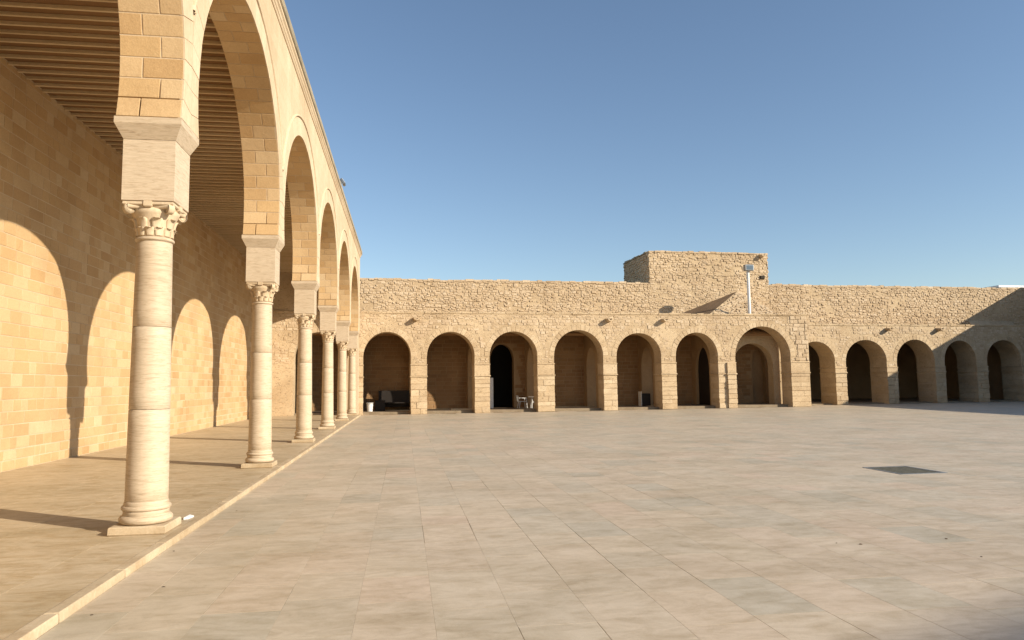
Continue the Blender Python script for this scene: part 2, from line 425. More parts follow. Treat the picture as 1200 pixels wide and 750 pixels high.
# ================================================================ LEFT BRICK WALL
lw = empty('gallery_wall', (XW, 0, 0), PI / 2)
tag(lw, 'long sandstone brick wall inside the arcade catching the arch shadows', 'wall')
MB().box(-7, 43.2, 0.0, .6, -.05, 9.0).build('wall_core', M_mortar, lw)
bv = variants(8, .016, .03, .012, M_brick, 'brick')
its = rows(-2, 42.5, HP, HP + .42, .205, (.22, .58), .026, .007, 0.0)
its += rows(-2, 42.5, HP + .42, 8.18, .252, (.24, .72), .022, .007, 0.0, hj=.07)
def near_left(i):
    u, z = i[0], i[2]
    return in_view(XW, u, z) and 1 / ((u) ** 2 + (z - 1.6) ** 2)
pieces(lw, its, bv, near_left, 'brick', M_brick, 300, 'brick_courses')

# ceiling and roof
ceil = MB().box(-5.3, -.3, -7, 43, 8.2, 8.32).build('ceiling', M_wood); tag(ceil, kind='structure')
jm = mesh('joist', *(lambda m: (m.v, m.f))(MB().bevbox(-4.94, -.30, -.026, .026, 8.135, 8.205, .006)), M_joist)
k = 0; y = -1.0
while y < 42.3:
    obj('joist', jm, ceil, (0, y, random.uniform(-.004, .004)), (0, 0, random.uniform(-.0015, .0015))); y += .3465
rf = MB().box(-6, -.1, -7, 43.4, 8.5, 9.1).build('roof', M_pale); tag(rf, kind='structure')

# ================================================================ FRONT ARCADE
S, Y0 = 6.56, 8.90
COLY = [Y0 + S * (k - 1) for k in range(-1, 7)]     # seven bays
AX = .35; TK = .70; EA, EB, ZC, ZS = 2.99, 2.60, 5.30, 4.74
T0 = -math.asin((ZC - ZS) / EB)                      # the curve runs on below its centre: a slight horseshoe
def eo(t, d=0.0):
    nx, nz = math.cos(t) / EA, math.sin(t) / EB; l = math.hypot(nx, nz)
    return EA * math.cos(t) + d * nx / l, EB * math.sin(t) + d * nz / l
arc = empty('arcade', (AX, 0, 0), PI / 2)
tag(arc, 'tall pale limestone arcade of round arches carried on columns', 'arcade')
mb = MB()
arch_wall(mb, COLY[0] - .6, 42.5, ZS, 9.08, 0, TK, [((COLY[k] + COLY[k + 1]) / 2, EA + .007, ZC, EB + .007) for k in range(7)], seg=48)
mb.build('arcade_wall', M_face, arc)
NB = 38
tt = lambda i: T0 + (PI - 2 * T0) * i / NB
vm = {}
def soffit(i, j):
    if (i, j) not in vm:
        t0, t1 = tt(i), tt(i + 1)
        split = .25 if i % 2 else .45
        v0, v1 = ((.004, split - .008), (split + .008, TK - .004))[j]
        gp = .008 / 2.8; e = .004; ri = random.uniform(-.002, .001)
        vs = []
        for (d, dt, dv) in ((.12 if math.sin((t0 + t1) / 2) < .05 else .04, 0, 0), (.003, 0, 0), (-ri, e, e)):
            for t, v in ((t0 + gp + dt / 2.8, v0 + dv), (t1 - gp - dt / 2.8, v0 + dv), (t1 - gp - dt / 2.8, v1 - dv), (t0 + gp + dt / 2.8, v1 - dv)):
                x, z = eo(t, d); vs.append((x, v, z))
        fs = [(8, 9, 10, 11)]
        for q in (0, 4):
            for n in range(4): fs.append((q + n, q + (n + 1) % 4, q + 4 + (n + 1) % 4, q + 4 + n))
        vm[(i, j)] = mesh('soffit_brick', vs, fs, M_brick)
    return vm[(i, j)]
um = {}
def vouss(i):
    if i not in um:
        t0, t1 = tt(i) + .0009, tt(i + 1) - .0009; vf = -.010 - random.uniform(0, .005); vs = []; cl = lambda x: max(-3.274, min(3.274, x))
        for (v, e) in ((.03, 0), (vf + .003, 0), (vf, .003)):
            for t, d in ((t0 + e / 3, .002 + e), (t1 - e / 3, .002 + e), (t1 - e / 3, .42 - e), (t0 + e / 3, .42 - e)):
                x, z = eo(t, d); vs.append((cl(x), v, max(z, ZS - ZC)))
        fs = [(8, 9, 10, 11)]
        for q in (0, 4):
            for n in range(4): fs.append((q + n, q + (n + 1) % 4, q + 4 + (n + 1) % 4, q + 4 + n))
        um[i] = mesh('voussoir', vs, fs, M_pale)
    return um[i]
sb = MB(); vb = MB()
for k in range(7):
    c = (COLY[k] + COLY[k + 1]) / 2
    for i in range(NB):
        for j in (0, 1):
            m = soffit(i, j)
            if k >= 1 and i <= 24 and not (k >= 4 and i > 17) and not (k == 1 and i > 9):
                obj('soffit_brick', m, arc, (c, 0, ZC))
            else: sb.add([(q.co.x + c, q.co.y, q.co.z + ZC) for q in m.vertices], [tuple(q.vertices) for q in m.polygons])
        m = vouss(i)
        if k >= 1: obj('voussoir', m, arc, (c, 0, ZC))
        else: vb.add([(q.co.x + c, q.co.y, q.co.z + ZC) for q in m.vertices], [tuple(q.vertices) for q in m.polygons])
    # raised hood moulding, dying into its neighbour over the pier
    hm = MB(); n = 64; vs = []; fs = []; ta = 0.0
    while eo(ta, .47)[0] > 3.31: ta += .01
    for q in range(n + 1):
        t = ta + (PI - 2 * ta) * q / n
        for (d, v) in ((.44, .01), (.45, -.030), (.47, -.038), (.49, -.030), (.50, .01)):
            x, z = eo(t, d); vs.append((c + x, v, ZC + z))
    for q in range(n):
        for e in range(4): fs.append((q * 5 + e, q * 5 + e + 1, q * 5 + 6 + e, q * 5 + 5 + e))
    hm.add(vs, fs).build('hood_moulding', M_pale, arc, smooth=True)
tag(sb.build('soffit_brick_courses', M_brick, arc), kind='stuff')
tag(vb.build('voussoir_courses', M_pale, arc), kind='stuff')
def extrude(prof, u0, u1):
    n = len(prof); v = [(u0, a, z) for a, z in prof] + [(u1, a, z) for a, z in prof]
    f = [(i, (i + 1) % n, n + (i + 1) % n, n + i) for i in range(n)] + [tuple(range(n))[::-1], tuple(range(n, 2 * n))]
    return v, f
cp = [(.55, 9.082), (-.015, 9.082), (-.03, 9.10), (-.03, 9.13), (-.05, 9.15), (-.065, 9.19), (-.095, 9.22), (-.10, 9.262), (.55, 9.262)]
u = COLY[0] - .6; cu = 0
while u < 42.5:
    l = min(random.uniform(1.3, 1.7), 42.5 - u)
    MB().add(*extrude([(a + random.uniform(-.001, .001), z) for a, z in cp], u + .002, u + l - .002)).build('cornice_stone', M_pale, arc)
    dz = random.uniform(-.008, .008)
    MB().add(*extrude([(.6, 9.27), (-.11, 9.27), (-.135, 9.29), (-.135, 9.33), (-.12, 9.36), (-.13, 9.39), (-.13, 9.455 + dz), (-.11, 9.465 + dz), (.6, 9.47)], u + .003, u + l - .003)).build('coping_stone', M_grey, arc)
    u += l
# end pilaster where the arcade meets the rubble gallery
MB().bevbox(42.18, 42.52, .03, .66, 0.0, ZS - .002, .012).build('end_pilaster', M_pale, arc)

# ---------------------------------------------------------------- column
def make_column():
    root = empty('column')
    b = .295
    MB().bevbox(-b, b, -b, b, HP, HP + .092, .012, .003).build('plinth', M_kerb, root)
    def tor(r, z, h, n=7): return [(r + h / 2 * math.cos(t), z + h / 2 * math.sin(t)) for t in [(-PI / 2) + PI * i / n for i in range(n + 1)]]
    z0 = HP + .092
    prof = [(.22, z0)] + tor(.232, z0 + .05, .095) + [(.243, z0 + .105), (.236, z0 + .125), (.243, z0 + .145)] + tor(.232, z0 + .175, .055) + [(.238, z0 + .21), (.228, z0 + .24), (.225, z0 + .25)]
    MB().lathe(prof, 48).build('base', M_trav, root, smooth=True)
    zs = [z0 + .25, 1.42, 2.36, 3.36]
    rad = lambda z: .2245 - .034 * max(0, (z - .4) / 2.96) ** 1.25
    for i in range(3):
        za, zb = zs[i] + (.002 if i else 0), zs[i + 1] - .002
        pr = [(rad(za) - .003, za), (rad(za), za + .003)] + [(rad(za + (zb - za) * q / 6), za + (zb - za) * q / 6) for q in range(1, 6)] + [(rad(zb), zb - .003), (rad(zb) - .003, zb)]
        MB().lathe(pr, 48).build('shaft_drum', M_trav, root, smooth=True)
    MB().lathe([(.185, 3.30)] + tor(.192, 3.372, .04) + [(.185, 3.40)], 48).build('neck_ring', M_trav, root, smooth=True)
    cap = MB().lathe([(.186, 3.395), (.190, 3.45), (.198, 3.52), (.215, 3.60), (.245, 3.66), (.262, 3.70), (.235, 3.73), (.2, 3.74)], 40).build('capital', M_pale, root, smooth=True)
    # leaves: two rows that curl outward
    def leaf(zb, zt, rb, rt, w, out):
        v = []; f = []; n = 6
        for i in range(n + 1):
            t = i / n; z = zb + (zt - zb) * (t if t < .8 else .8 + (t - .8) * .2) - (.018 * max(0, t - .8) / .2)
            r = rb + (rt - rb) * t + out * max(0, (t - .45) / .55) ** 2
            hw = w * (.75 + .4 * t if t < .7 else 1.03 - (t - .7) * 2.1)
            for s in (-1, -.5, 0, .5, 1):
                v.append((r + .012 * (1 - abs(s)) , s * hw, z))
        for i in range(n):
            for s in range(4):
                a = i * 5 + s; f.append((a, a + 1, a + 6, a + 5))
        # back sheet gives thickness
        m = len(v); v += [(x - .022, y_, z_ + .004) for x, y_, z_ in v[:m]]
        f += [tuple(q + m for q in reversed(ff)) for ff in list(f)]
        for i in range(n):
            for s in (0, 4):
                a = i * 5 + s; q = (a, a + 5, a + 5 + m, a + m); f.append(q if s == 0 else q[::-1])
        for s in range(4):
            a = n * 5 + s; f.append((a, a + 1, a + 1 + m, a + m))
        return mesh('leaf', v, f, M_pale, True)
    l1 = leaf(3.41, 3.53, .192, .200, .052, .034); l2 = leaf(3.47, 3.645, .196, .225, .062, .046)
    for i in range(12): obj('leaf', l1, cap, rot=(0, 0, 2 * PI * i / 12))
    for i in range(8): obj('leaf', l2, cap, rot=(0, 0, 2 * PI * (i + .5) / 8))
    # corner volutes and the rolls between them
    vol = MB()
    n = 40; vs = []; fs = []
    for i in range(n + 1):
        t = i / n; a = 2.4 * 2 * PI * t; r = .062 * (1 - .72 * t)
        for s, dr in ((-.036, 0), (-.028, .008), (.028, .008), (.036, 0)):
            vs.append(((r + dr) * math.cos(-a + PI / 2), s, (r + dr) * math.sin(-a + PI / 2)))
    for i in range(n):
        for s in range(3):
            q = i * 4 + s; fs.append((q, q + 1, q + 5, q + 4))
    vol.add(vs, fs)
    for s in (-1, 1):
        m = 20; vol.add([(.05 * math.cos(2 * PI * i / m), s * .031, .05 * math.sin(2 * PI * i / m)) for i in range(m)] + [(.05 * math.cos(2 * PI * i / m), -s * .01, .05 * math.sin(2 * PI * i / m)) for i in range(m)],
                        [tuple(range(m)) if s < 0 else tuple(range(m))[::-1]] + [(i, (i + 1) % m, m + (i + 1) % m, m + i) for i in range(m)])
    vmsh = mesh('volute', vol.v, vol.f, M_pale, True)
    for i in range(4):
        a = PI / 4 + i * PI / 2
        obj('volute', vmsh, cap, (.308 * math.cos(a), .308 * math.sin(a), 3.705), (0, 0, a))
    rm = MB(); vs = []; fs = []; n = 14; m = 10
    for i in range(n + 1):
        t = -1 + 2 * i / n
        cx, cy = .245 - .035 * (1 - t * t) , t * .215
        for q in range(m):
            p = 2 * PI * q / m; vs.append((cx + .030 * math.cos(p), cy, 3.735 + .034 * math.sin(p)))
    for i in range(n):
        for q in range(m): fs.append((i * m + q, (i + 1) * m + q, (i + 1) * m + (q + 1) % m, i * m + (q + 1) % m))
    rm.add(vs, fs); roll = mesh('abacus_roll', rm.v, rm.f, M_pale, True)
    fl = mesh('boss', *(lambda q: (q.v, q.f))(MB().bevbox(.215, .285, -.045, .045, 3.715, 3.798, .014)), M_pale)
    for i in range(4):
        obj('abacus_roll', roll, cap, rot=(0, 0, i * PI / 2)); obj('boss', fl, cap, rot=(0, 0, i * PI / 2))
    MB().bevbox(-.272, .272, -.272, .272, 3.742, 3.785, .01).build('abacus', M_pale, root)
    h = .283
    MB().bevbox(-h, h, -h, h, 3.787, 4.497, .006, .001).build('impost_block', M_trav, root)
    a, c = h, .362
    v = [(-a, -a, 4.50), (a, -a, 4.50), (a, a, 4.50), (-a, a, 4.50), (-c, -c, 4.665), (c, -c, 4.665), (c, c, 4.665), (-c, c, 4.665), (-c, -c, 4.737), (c, -c, 4.737), (c, c, 4.737), (-c, c, 4.737)]
    f = [(3, 2, 1, 0), (8, 9, 10, 11)]
    for q in (0, 4):
        for i in range(4): f.append((q + i, q + (i + 1) % 4, q + 4 + (i + 1) % 4, q + 4 + i))
    MB().add(v, f).build('flared_cap', M_trav, root)
    return root
def children(o): return [c for c in bpy.data.objects if c.parent == o]
def copy_tree(o, parent=None, kids=None):
    if kids is None:
        kids = {}
        for c in bpy.data.objects:
            if c.parent: kids.setdefault(c.parent.name, []).append(c)
    c = o.copy(); COL.objects.link(c); c.parent = parent
    for ch in kids.get(o.name, []): copy_tree(ch, c, kids)
    return c
proto = make_column()
cl = {2: 'pale banded stone column with a scrap of white litter beside its plinth', 7: 'pale banded stone column standing last in the row against the rubble gallery'}
for k, yy in enumerate(COLY):
    o = proto if k == 0 else copy_tree(proto)
    o.location = (0, yy, 0); o.rotation_euler = (0, 0, 0 if k % 2 else PI)
    tag(o, cl.get(k, 'pale banded stone column in the middle of the arcade row'), 'column', 'columns of the arcade')

# ================================================================ REAR RUBBLE GALLERY
def frame(name): return empty(name, (0, YB, 0), TH)
def arches_mask(al, pad):
    def f(a, b, z0, z1):
        for (c, hw, zs, rise) in al:
            for uu in (a, b):
                for zz in (z0, z1):
                    d = abs(uu - c)
                    if zz < zs:
                        if d < hw + pad * .2: return False
                    elif (d / (hw + pad)) ** 2 + ((zz - zs) / (rise + pad)) ** 2 < 1: return False
        return True
    return f
rub = variants(14, .10, .14, .09, M_rubble, 'stone')
flat = variants(8, .06, .09, .06, M_rubble, 'stone')
MAIN = [(-1.9, 1.40, 3.35, 1.42), (1.92, 1.37, 3.36, 1.43), (5.62, 1.41, 3.36, 1.44), (9.38, 1.46, 3.34, 1.49), (13.42, 1.55, 3.34, 1.58), (17.28, 1.46, 3.30, 1.44), (21.12, 1.42, 3.28, 1.50), (25.65, 1.93, 3.25, 1.93)]
TH1 = 1.15
def gallery(root, al, u0, u1, ztop, v, thick, imp, core, capz):
    mb = MB(); arch_wall(mb, u0, u1, 0, ztop, v, v + thick, al, seg=30, jag=lambda u: .03 * math.sin(u * 3.1) + .025 * math.sin(u * 7.7 + 1))
    mb.build('front_wall', core, root)
    # spandrel stones, low relief, some lost under plaster
    it = rows(u0 + .05, u1 - .05, capz + .02, ztop - .1, .15, (.12, .34), .022, .018, v, arches_mask(al, .34), .3, .6, .08)
    it = loosen(it, .03, .25)
    pieces(root, it, flat, lambda i: 0, 'stone', M_rubble, 0, 'wall_stones')
    # voussoirs
    for (c, hw, zs, rise) in al:
        n = 19 if hw < 1.7 else 25
        for i in range(n):
            a0, a1 = PI * i / n, PI * (i + 1) / n
            vs, fs = ring_piece(hw - .006, hw + random.uniform(.27, .33), a0 + .004, a1 - .004, v - random.uniform(.008, .024), v + .3, 2, .010, rise / hw)
            obj('voussoir', mesh('voussoir', vs, fs, M_ashlar), root, (c, 0, zs))
    # piers in ashlar blocks with impost bands
    edges = sorted([(c - hw, c + hw) for c, hw, _, _ in al])
    pr = []
    for i in range(len(edges) - 1): pr.append((edges[i][1], edges[i + 1][0]))
    pr.append((edges[-1][1], u1 - .02))
    for (a, b) in pr:
        if b - a < .2: continue
        z = 0.0
        while z < imp[0] - .04:
            h = min(random.uniform(.24, .38), imp[0] - z)
            if imp[0] - z - h < .1: h = imp[0] - z
            cut = [a - .012, b + .012]
            if random.random() < .55: cut.insert(1, a + (b - a) * random.uniform(.3, .7))
            for q in range(len(cut) - 1):
                MB().bevbox(cut[q] + .006, cut[q + 1] - .006, v - random.uniform(.012, .045), v + thick * .96, z + .006, z + h - .006, .018, .012).build('pier_block', M_ashlar, root)
            z += h
        MB().bevbox(a - .05, b + .05, v - .075, v + thick + .02, imp[0], imp[0] + .07, .015, .006).build('impost_band', M_ashlar, root)
        MB().bevbox(a - .01, b + .01, v - .03, v + thick * .97, imp[0] + .074, imp[1] - .062, .012, .006).build('impost_block', M_ashlar, root)
        MB().bevbox(a - .035, b + .035, v - .06, v + thick + .02, imp[1] - .06, imp[1], .012, .006).build('impost_band', M_ashlar, root)
    # ragged coping
    u = u0
    while u < u1 - .1:
        l = min(random.uniform(.35, .8), u1 - u)
        MB().bevbox(u + .01, u + l - .01, v - random.uniform(.02, .05), v + .45, ztop - .05 - random.uniform(0, .02), ztop + .05 + random.uniform(-.02, .03), .02, .012).build('coping_stone', M_plaster, root)
        u += l
ga = frame('stone_gallery')
tag(ga, 'old rubble stone gallery of eight arches facing the courtyard', 'gallery')
gallery(ga, MAIN, -5.1, 28.9, 5.93, 0.0, TH1, (2.15, 2.9), M_plaster, 2.95)
VB = 4.5
# transverse arches, vault, rear wall, floor
pc = [(MAIN[i][0] + MAIN[i][1] + MAIN[i + 1][0] - MAIN[i + 1][1]) / 2 for i in range(len(MAIN) - 1)]
for i, c in enumerate(pc):
    mb = MB(); tw = .38
    pts = MB()
    arch_wall(pts, TH1 - .02, VB + .02, .0, 5.45, c - tw, c + tw, [((TH1 + VB) / 2 - .1, 1.0, 2.5, 1.5)], seg=16)
    pts.v = [(y_, x_, z_) for x_, y_, z_ in pts.v]; pts.f = [tuple(reversed(q)) for q in pts.f]
    pts.build('transverse_arch', M_oldmortar, ga)
MB().box(pc[6] - .2, pc[6] - .12, 1.3, 4.3, .1, 4.4).build('shade_sheet', M_dark, ga)  # dark sheet added to paint the blackness seen through this arch
vt = MB(); n = 16; rv = (VB - TH1) / 2; cv = (VB + TH1) / 2; vs = []; fs = []
for i in range(n + 1):
    a = PI * i / n
    for u in (-5, 28.5): vs.append((u, cv - rv * math.cos(a), 4.65 + .7 * math.sin(a)))
for i in range(n): fs.append((2 * i, 2 * i + 1, 2 * i + 3, 2 * i + 2))
vt.add(vs, fs).build('vault', M_shadebrick, ga)
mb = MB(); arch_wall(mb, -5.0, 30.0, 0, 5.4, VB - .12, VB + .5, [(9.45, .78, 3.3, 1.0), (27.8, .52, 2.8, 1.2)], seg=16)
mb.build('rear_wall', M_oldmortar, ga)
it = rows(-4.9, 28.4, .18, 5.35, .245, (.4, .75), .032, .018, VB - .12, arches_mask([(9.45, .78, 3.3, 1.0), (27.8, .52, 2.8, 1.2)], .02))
obv = variants(8, .016, .03, .012, M_shadebrick, 'brick')
pieces(ga, it, obv, lambda i: 0, 'brick', M_shadebrick, 0, 'rear_brick_courses')
MB().box(27.1, 28.5, VB + .3, VB + .48, .0, 4.4).build('niche_back', M_oldmortar, ga)
MB().box(-5.0, 28.5, .55, VB + .4, -.03, .15).build('gallery_floor_slab', M_joint, ga)
MB().box(-5.1, 28.5, .4, 9, 5.5, 5.62).build('terrace', M_plaster, ga)
# dark room behind the doorways
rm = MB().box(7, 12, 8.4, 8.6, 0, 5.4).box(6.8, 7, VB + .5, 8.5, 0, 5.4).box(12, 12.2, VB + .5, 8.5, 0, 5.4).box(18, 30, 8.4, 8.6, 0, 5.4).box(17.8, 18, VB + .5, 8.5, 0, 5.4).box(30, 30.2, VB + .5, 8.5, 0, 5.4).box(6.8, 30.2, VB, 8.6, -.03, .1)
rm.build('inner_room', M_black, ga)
# inner arch in the large bay
mb = MB(); arch_wall(mb, 23.4, 28.5, 0, 5.4, 1.9, 2.6, [(26.0, 1.45, 2.75, 1.45)], seg=24); mb.build('inner_arch', M_rubcore, ga)
# engaged pilaster beside the large arch
for z in range(7):
    MB().bevbox(23.1, 23.68, -.17 + random.uniform(-.02, .02), .1, z * .30 + .006, z * .30 + .292, .02, .012).build('pilaster_block', M_ashlar, ga)
MB().bevbox(23.05, 23.72, -.20, .1, 2.11, 2.19, .015, .006).build('impost_band', M_ashlar, ga)
MB().bevbox(23.1, 23.68, -.15, .1, 2.20, 2.88, .02, .008).build('impost_block', M_ashlar, ga)
# big rough blocks on the corner pier of the large arch
it = rows(27.62, 28.85, 2.95, 5.85, .27, (.28, .52), .03, .045, 0.0, arches_mask([MAIN[-1]], .34), .2, .5)
pieces(ga, it, rub, lambda i: 1, 'rough_block', M_rubble, 100)
# right-hand return
RIGHT = [(30.72, 1.42, 3.0, 1.32), (34.55, 1.58, 2.95, 1.48), (38.44, 1.51, 2.95, 1.50), (42.05, 1.30, 2.98, 1.40), (45.68, 1.44, 2.95, 1.46)]
gb = frame('low_gallery')
tag(gb, 'lower rubble stone gallery set back, half in diagonal shadow', 'gallery')
gallery(gb, RIGHT, 28.95, 48.3, 5.46, 2.0, 1.75, (2.14, 2.55), M_plaster, 2.6)
mb = MB(); arch_wall(mb, 28.6, 49, 0, 5.2, 13.4, 13.7, [], seg=4); mb.build('rear_wall', M_oldmortar, gb)
MB().box(47.9, 48.3, 3.7, 13.5, 0, 5.1).build('end_wall', M_oldmortar, gb)
MB().box(28.95, 29.3, 3.7, 13.5, 0, 5.1).build('end_wall', M_oldmortar, gb)
MB().box(28.95, 49, 2.5, 13.5, -.03, .08).build('gallery_floor_slab', M_joint, gb)
MB().box(28.95, 49, 2.4, 13.6, 5.05, 5.2).build('terrace', M_oldmortar, gb)
MB().add(*extrude([(VB + .05, 5.2), (VB - .7, 5.2), (VB - .7, 5.35), (VB + .05, 6.1)], 45.2, 49)).build('lime_fillet', M_plaster, gb)

MB().box(-5.1, .25, .05, .5, 5.9, 8.6).build('gable_wall', M_plaster, ga)
# stone water spouts
def spout(root, u, v, z):
    m = MB(); L = .42; vs = []; fs = []; n = 7
    for k, (y_, r, dz) in enumerate(((.1, .21, 0), (-.12, .20, 0), (-.28, .18, -.02), (-L, .15, -.04))):
        for i in range(n):
            a = PI + PI * i / (n - 1); vs.append((u + r * math.cos(a) * 1.1 + random.uniform(-.012, .012), v + y_, z + dz + r * math.sin(a)))
        for i in range(n):
            a = 2 * PI - PI * i / (n - 1); rr = r * .6; vs.append((u + rr * math.cos(a), v + y_, z + dz + rr * math.sin(a) + .01))
    N = 2 * n
    for k in range(3):
        for i in range(N): fs.append((k * N + i, k * N + (i + 1) % N, (k + 1) * N + (i + 1) % N, (k + 1) * N + i))
    for i in range(n - 1): fs.append((3 * N + i, 3 * N + i + 1, 3 * N + 2 * n - 2 - i, 3 * N + 2 * n - 1 - i))
    m.add(vs, fs).build('water_spout', M_ashlar, root)
for u in (3.6, 15.38, 19.0): spout(ga, u, 0, 5.62)
for u in (36.35, 40.4): spout(gb, u, 2.0, 5.25)

# ---------------------------------------------------------------- upper wall, tower, half dome
ZT = 8.58
def jag(u): return .02 * math.sin(u * .9) + .018 * math.sin(u * 5.3 + 2) + .012 * math.sin(u * 11.1 + 1)
uw = frame('rampart_wall')
tag(uw, 'long rough rubble wall rising behind the gallery roofs', 'wall')
mb = MB(); arch_wall(mb, -7, 56, 5.0, ZT - .04, VB, VB + .9, [], jag=jag); mb.build('wall_core', M_rubcore, uw)
it = loosen(rows(-.5, 19.85, 5.62, ZT - .1, .135, (.10, .32), .022, .034, VB, None, .35, .6, .05) + rows(19.85, 28.95, 5.62, ZT - .02, .135, (.10, .32), .022, .028, VB, None, .35, .6, .15) + rows(28.95, 52, 5.2, ZT - .1, .135, (.10, .32), .022, .034, VB, None, .35, .6, .05))
pieces(uw, it, rub, lambda i: 0, 'stone', M_rubble, 0, 'rubble_stones')
u = -6.8
while u < 55:
    l = random.uniform(.25, .6)
    if not 19.6 < u < 29: MB().bevbox(u + .008, u + l - .008, VB - random.uniform(.0, .06), VB + .8, ZT - .14 + jag(u), ZT + random.uniform(-.015, .035) + jag(u), .022, .015).build('top_stone', M_rubble, uw)
    u += l
tw = frame('rubble_tower')
tag(tw, 'square flat-topped rubble tower block rising above the rampart wall', 'tower')
TU0, TU1, TT = 19.9, 28.95, 10.82
MB().box(TU0 + .04, TU1 - .04, VB + .05, VB + 5.2, ZT - .6, TT - .05).build('tower_core', M_rubcore, tw)
it = loosen(rows(TU0, TU1, ZT - .02, TT - .1, .135, (.10, .32), .022, .034, VB + .05, None, .35, .6, .1), bare=.2)
pieces(tw, it, rub, lambda i: 0, 'stone', M_rubble, 0, 'rubble_stones')
lf = MB()
for (u, v, z, wd, h, d) in loosen(rows(VB + .05, VB + 5.2, ZT - .3, TT - .1, .17, (.15, .4), .03, .05, 0, None, .3, .5, .1)):
    m = random.choice(rub)
    lf.add([(TU0 + .04 + q.co.y * d, u - q.co.x * wd, z + q.co.z * h) for q in m.vertices], [tuple(q.vertices) for q in m.polygons])
tag(lf.build('side_stones', M_rubble, tw), kind='stuff')
for u in [TU0 + .42 * k for k in range(22)]:
    l = min(.42, TU1 - u)
    if l > .05: MB().bevbox(u + .008, u + l - .008, VB - .04 + random.uniform(0, .05), VB + .5, TT - .12, TT + random.uniform(-.02, .05), .022, .015).build('top_stone', M_rubble, tw)
for k in range(12):
    MB().bevbox(TU0 - .05 + random.uniform(-.03, .03), TU0 + .5, VB + .52 + .39 * k, VB + .52 + .39 * k + .375, TT - .12, TT + random.uniform(-.04, .05), .022, .015).build('top_stone', M_grey, tw)
spout(tw, 28.45, VB + .05, TT - .12)
hole = MB().bevbox(28.28, 28.58, VB - .10, VB + .06, 8.95, 9.2, .03, .02).build('hole_shade_block', M_black, tw)  # solid black block painting the shade of a hole
dm = frame('sloping_roof_hump')
tag(dm, 'low sloping rubble roof hump leaning on the wall beside the floodlight pole', 'roof')
A, L, B, Cc, Rr = (26.5, VB + .02, 8.07), (19.9, VB + .02, 5.6), (22.1, 1.35, 5.6), (28.6, 1.35, 5.6), (28.6, VB + .02, 5.6)
def facet(p, q, a, n=14, amp=.035):
    vs = []; fs = []; idx = {}
    for i in range(n + 1):
        for k in range(n + 1 - i):
            l = n - i - k; w_ = (i / n, k / n, l / n); edge = min(i, k, l) == 0
            pt = [p[d] * w_[0] + q[d] * w_[1] + a[d] * w_[2] for d in range(3)]
            if not edge: pt[2] += random.uniform(-amp, amp); pt[1] -= random.uniform(0, amp)
            idx[(i, k)] = len(vs); vs.append(tuple(pt))
    for i in range(n):
        for k in range(n - i):
            fs.append((idx[(i, k)], idx[(i + 1, k)], idx[(i, k + 1)]))
            if i + k < n - 1: fs.append((idx[(i + 1, k)], idx[(i + 1, k + 1)], idx[(i, k + 1)]))
    return vs, fs
M_shade_brown = stone('brown_painted_shade', T((.21, .14, .085), (.18, .12, .07)), .4, .5, 20, .8, .4)  # shade of the left slope put in as a dark brown colour
for nm, (p, q), mm, n, am in (('left_slope', (B, L), M_shade_brown, 10, .015), ('front_slope', (Cc, B), M_rubcore, 40, .05), ('right_slope', (Rr, Cc), M_rubcore, 30, .05)):
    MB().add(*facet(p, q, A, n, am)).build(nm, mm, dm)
    if nm == 'front_slope':
        st = MB(); nrm = Vector((0, -.615, .789)); e1 = Vector((1, 0, 0)); e2 = Vector((0, .789, .615))
        for _ in range(520):
            a_, b_ = random.random(), random.random()
            if a_ + b_ > 1: a_, b_ = 1 - a_, 1 - b_
            c0 = Vector(Cc) * a_ + Vector(B) * b_ + Vector(A) * (1 - a_ - b_)
            if c0.x - .25 < A[0] - (A[0] - B[0]) * (A[2] - c0.z) / (A[2] - B[2]): continue
            w_, h_, d_ = random.uniform(.1, .3), random.uniform(.07, .15), random.uniform(.04, .09); m = random.choice(rub)
            st.add([c0 + e1 * (q_.co.x * w_) + e2 * (q_.co.z * h_) - nrm * (q_.co.y * d_) for q_ in m.vertices], [tuple(q_.vertices) for q_ in m.polygons])
        tag(st.build('rubble_stones', M_rubble, dm), kind='stuff')

# lamp post on the gallery roof
lp = frame('floodlight_pole'); lp.location = (0, YB, 0)
tag(lp, 'slim white pole with a grey floodlight standing on the gallery roof', 'lamp post')
PU, PV = 25.5, 1.2
MB().tube((PU, PV, 5.6), (PU, PV, 8.93), .10, .095, 16).build('pole', M_white, lp)
MB().bevbox(PU - .25, PU + .25, PV - .15, PV + .15, 5.6, 5.72, .01).build('base_plate', M_metal, lp)
MB().box(PU - .04, PU + .04, PV - .04, PV + .04, 8.92, 9.02).build('bracket', M_metal, lp)
hd = MB().bevbox(PU - .29, PU + .29, PV - .28, PV + .06, 8.95, 9.36, .03).build('floodlight', M_metal, lp)
MB().box(PU - .23, PU + .23, PV - .295, PV - .285, 9.01, 9.30).build('lens', M_glass, hd)

# white building far behind, right
wb = frame('white_building')
tag(wb, 'white rendered building top showing beyond the rampart wall', 'building')
MB().bevbox(69.6, 88, 26, 36, 0, 11.75, .03).build('wall', M_white, wb)
MB().bevbox(69.4, 88.2, 25.8, 36.2, 11.75, 12.0, .03).build('parapet', M_white, wb)

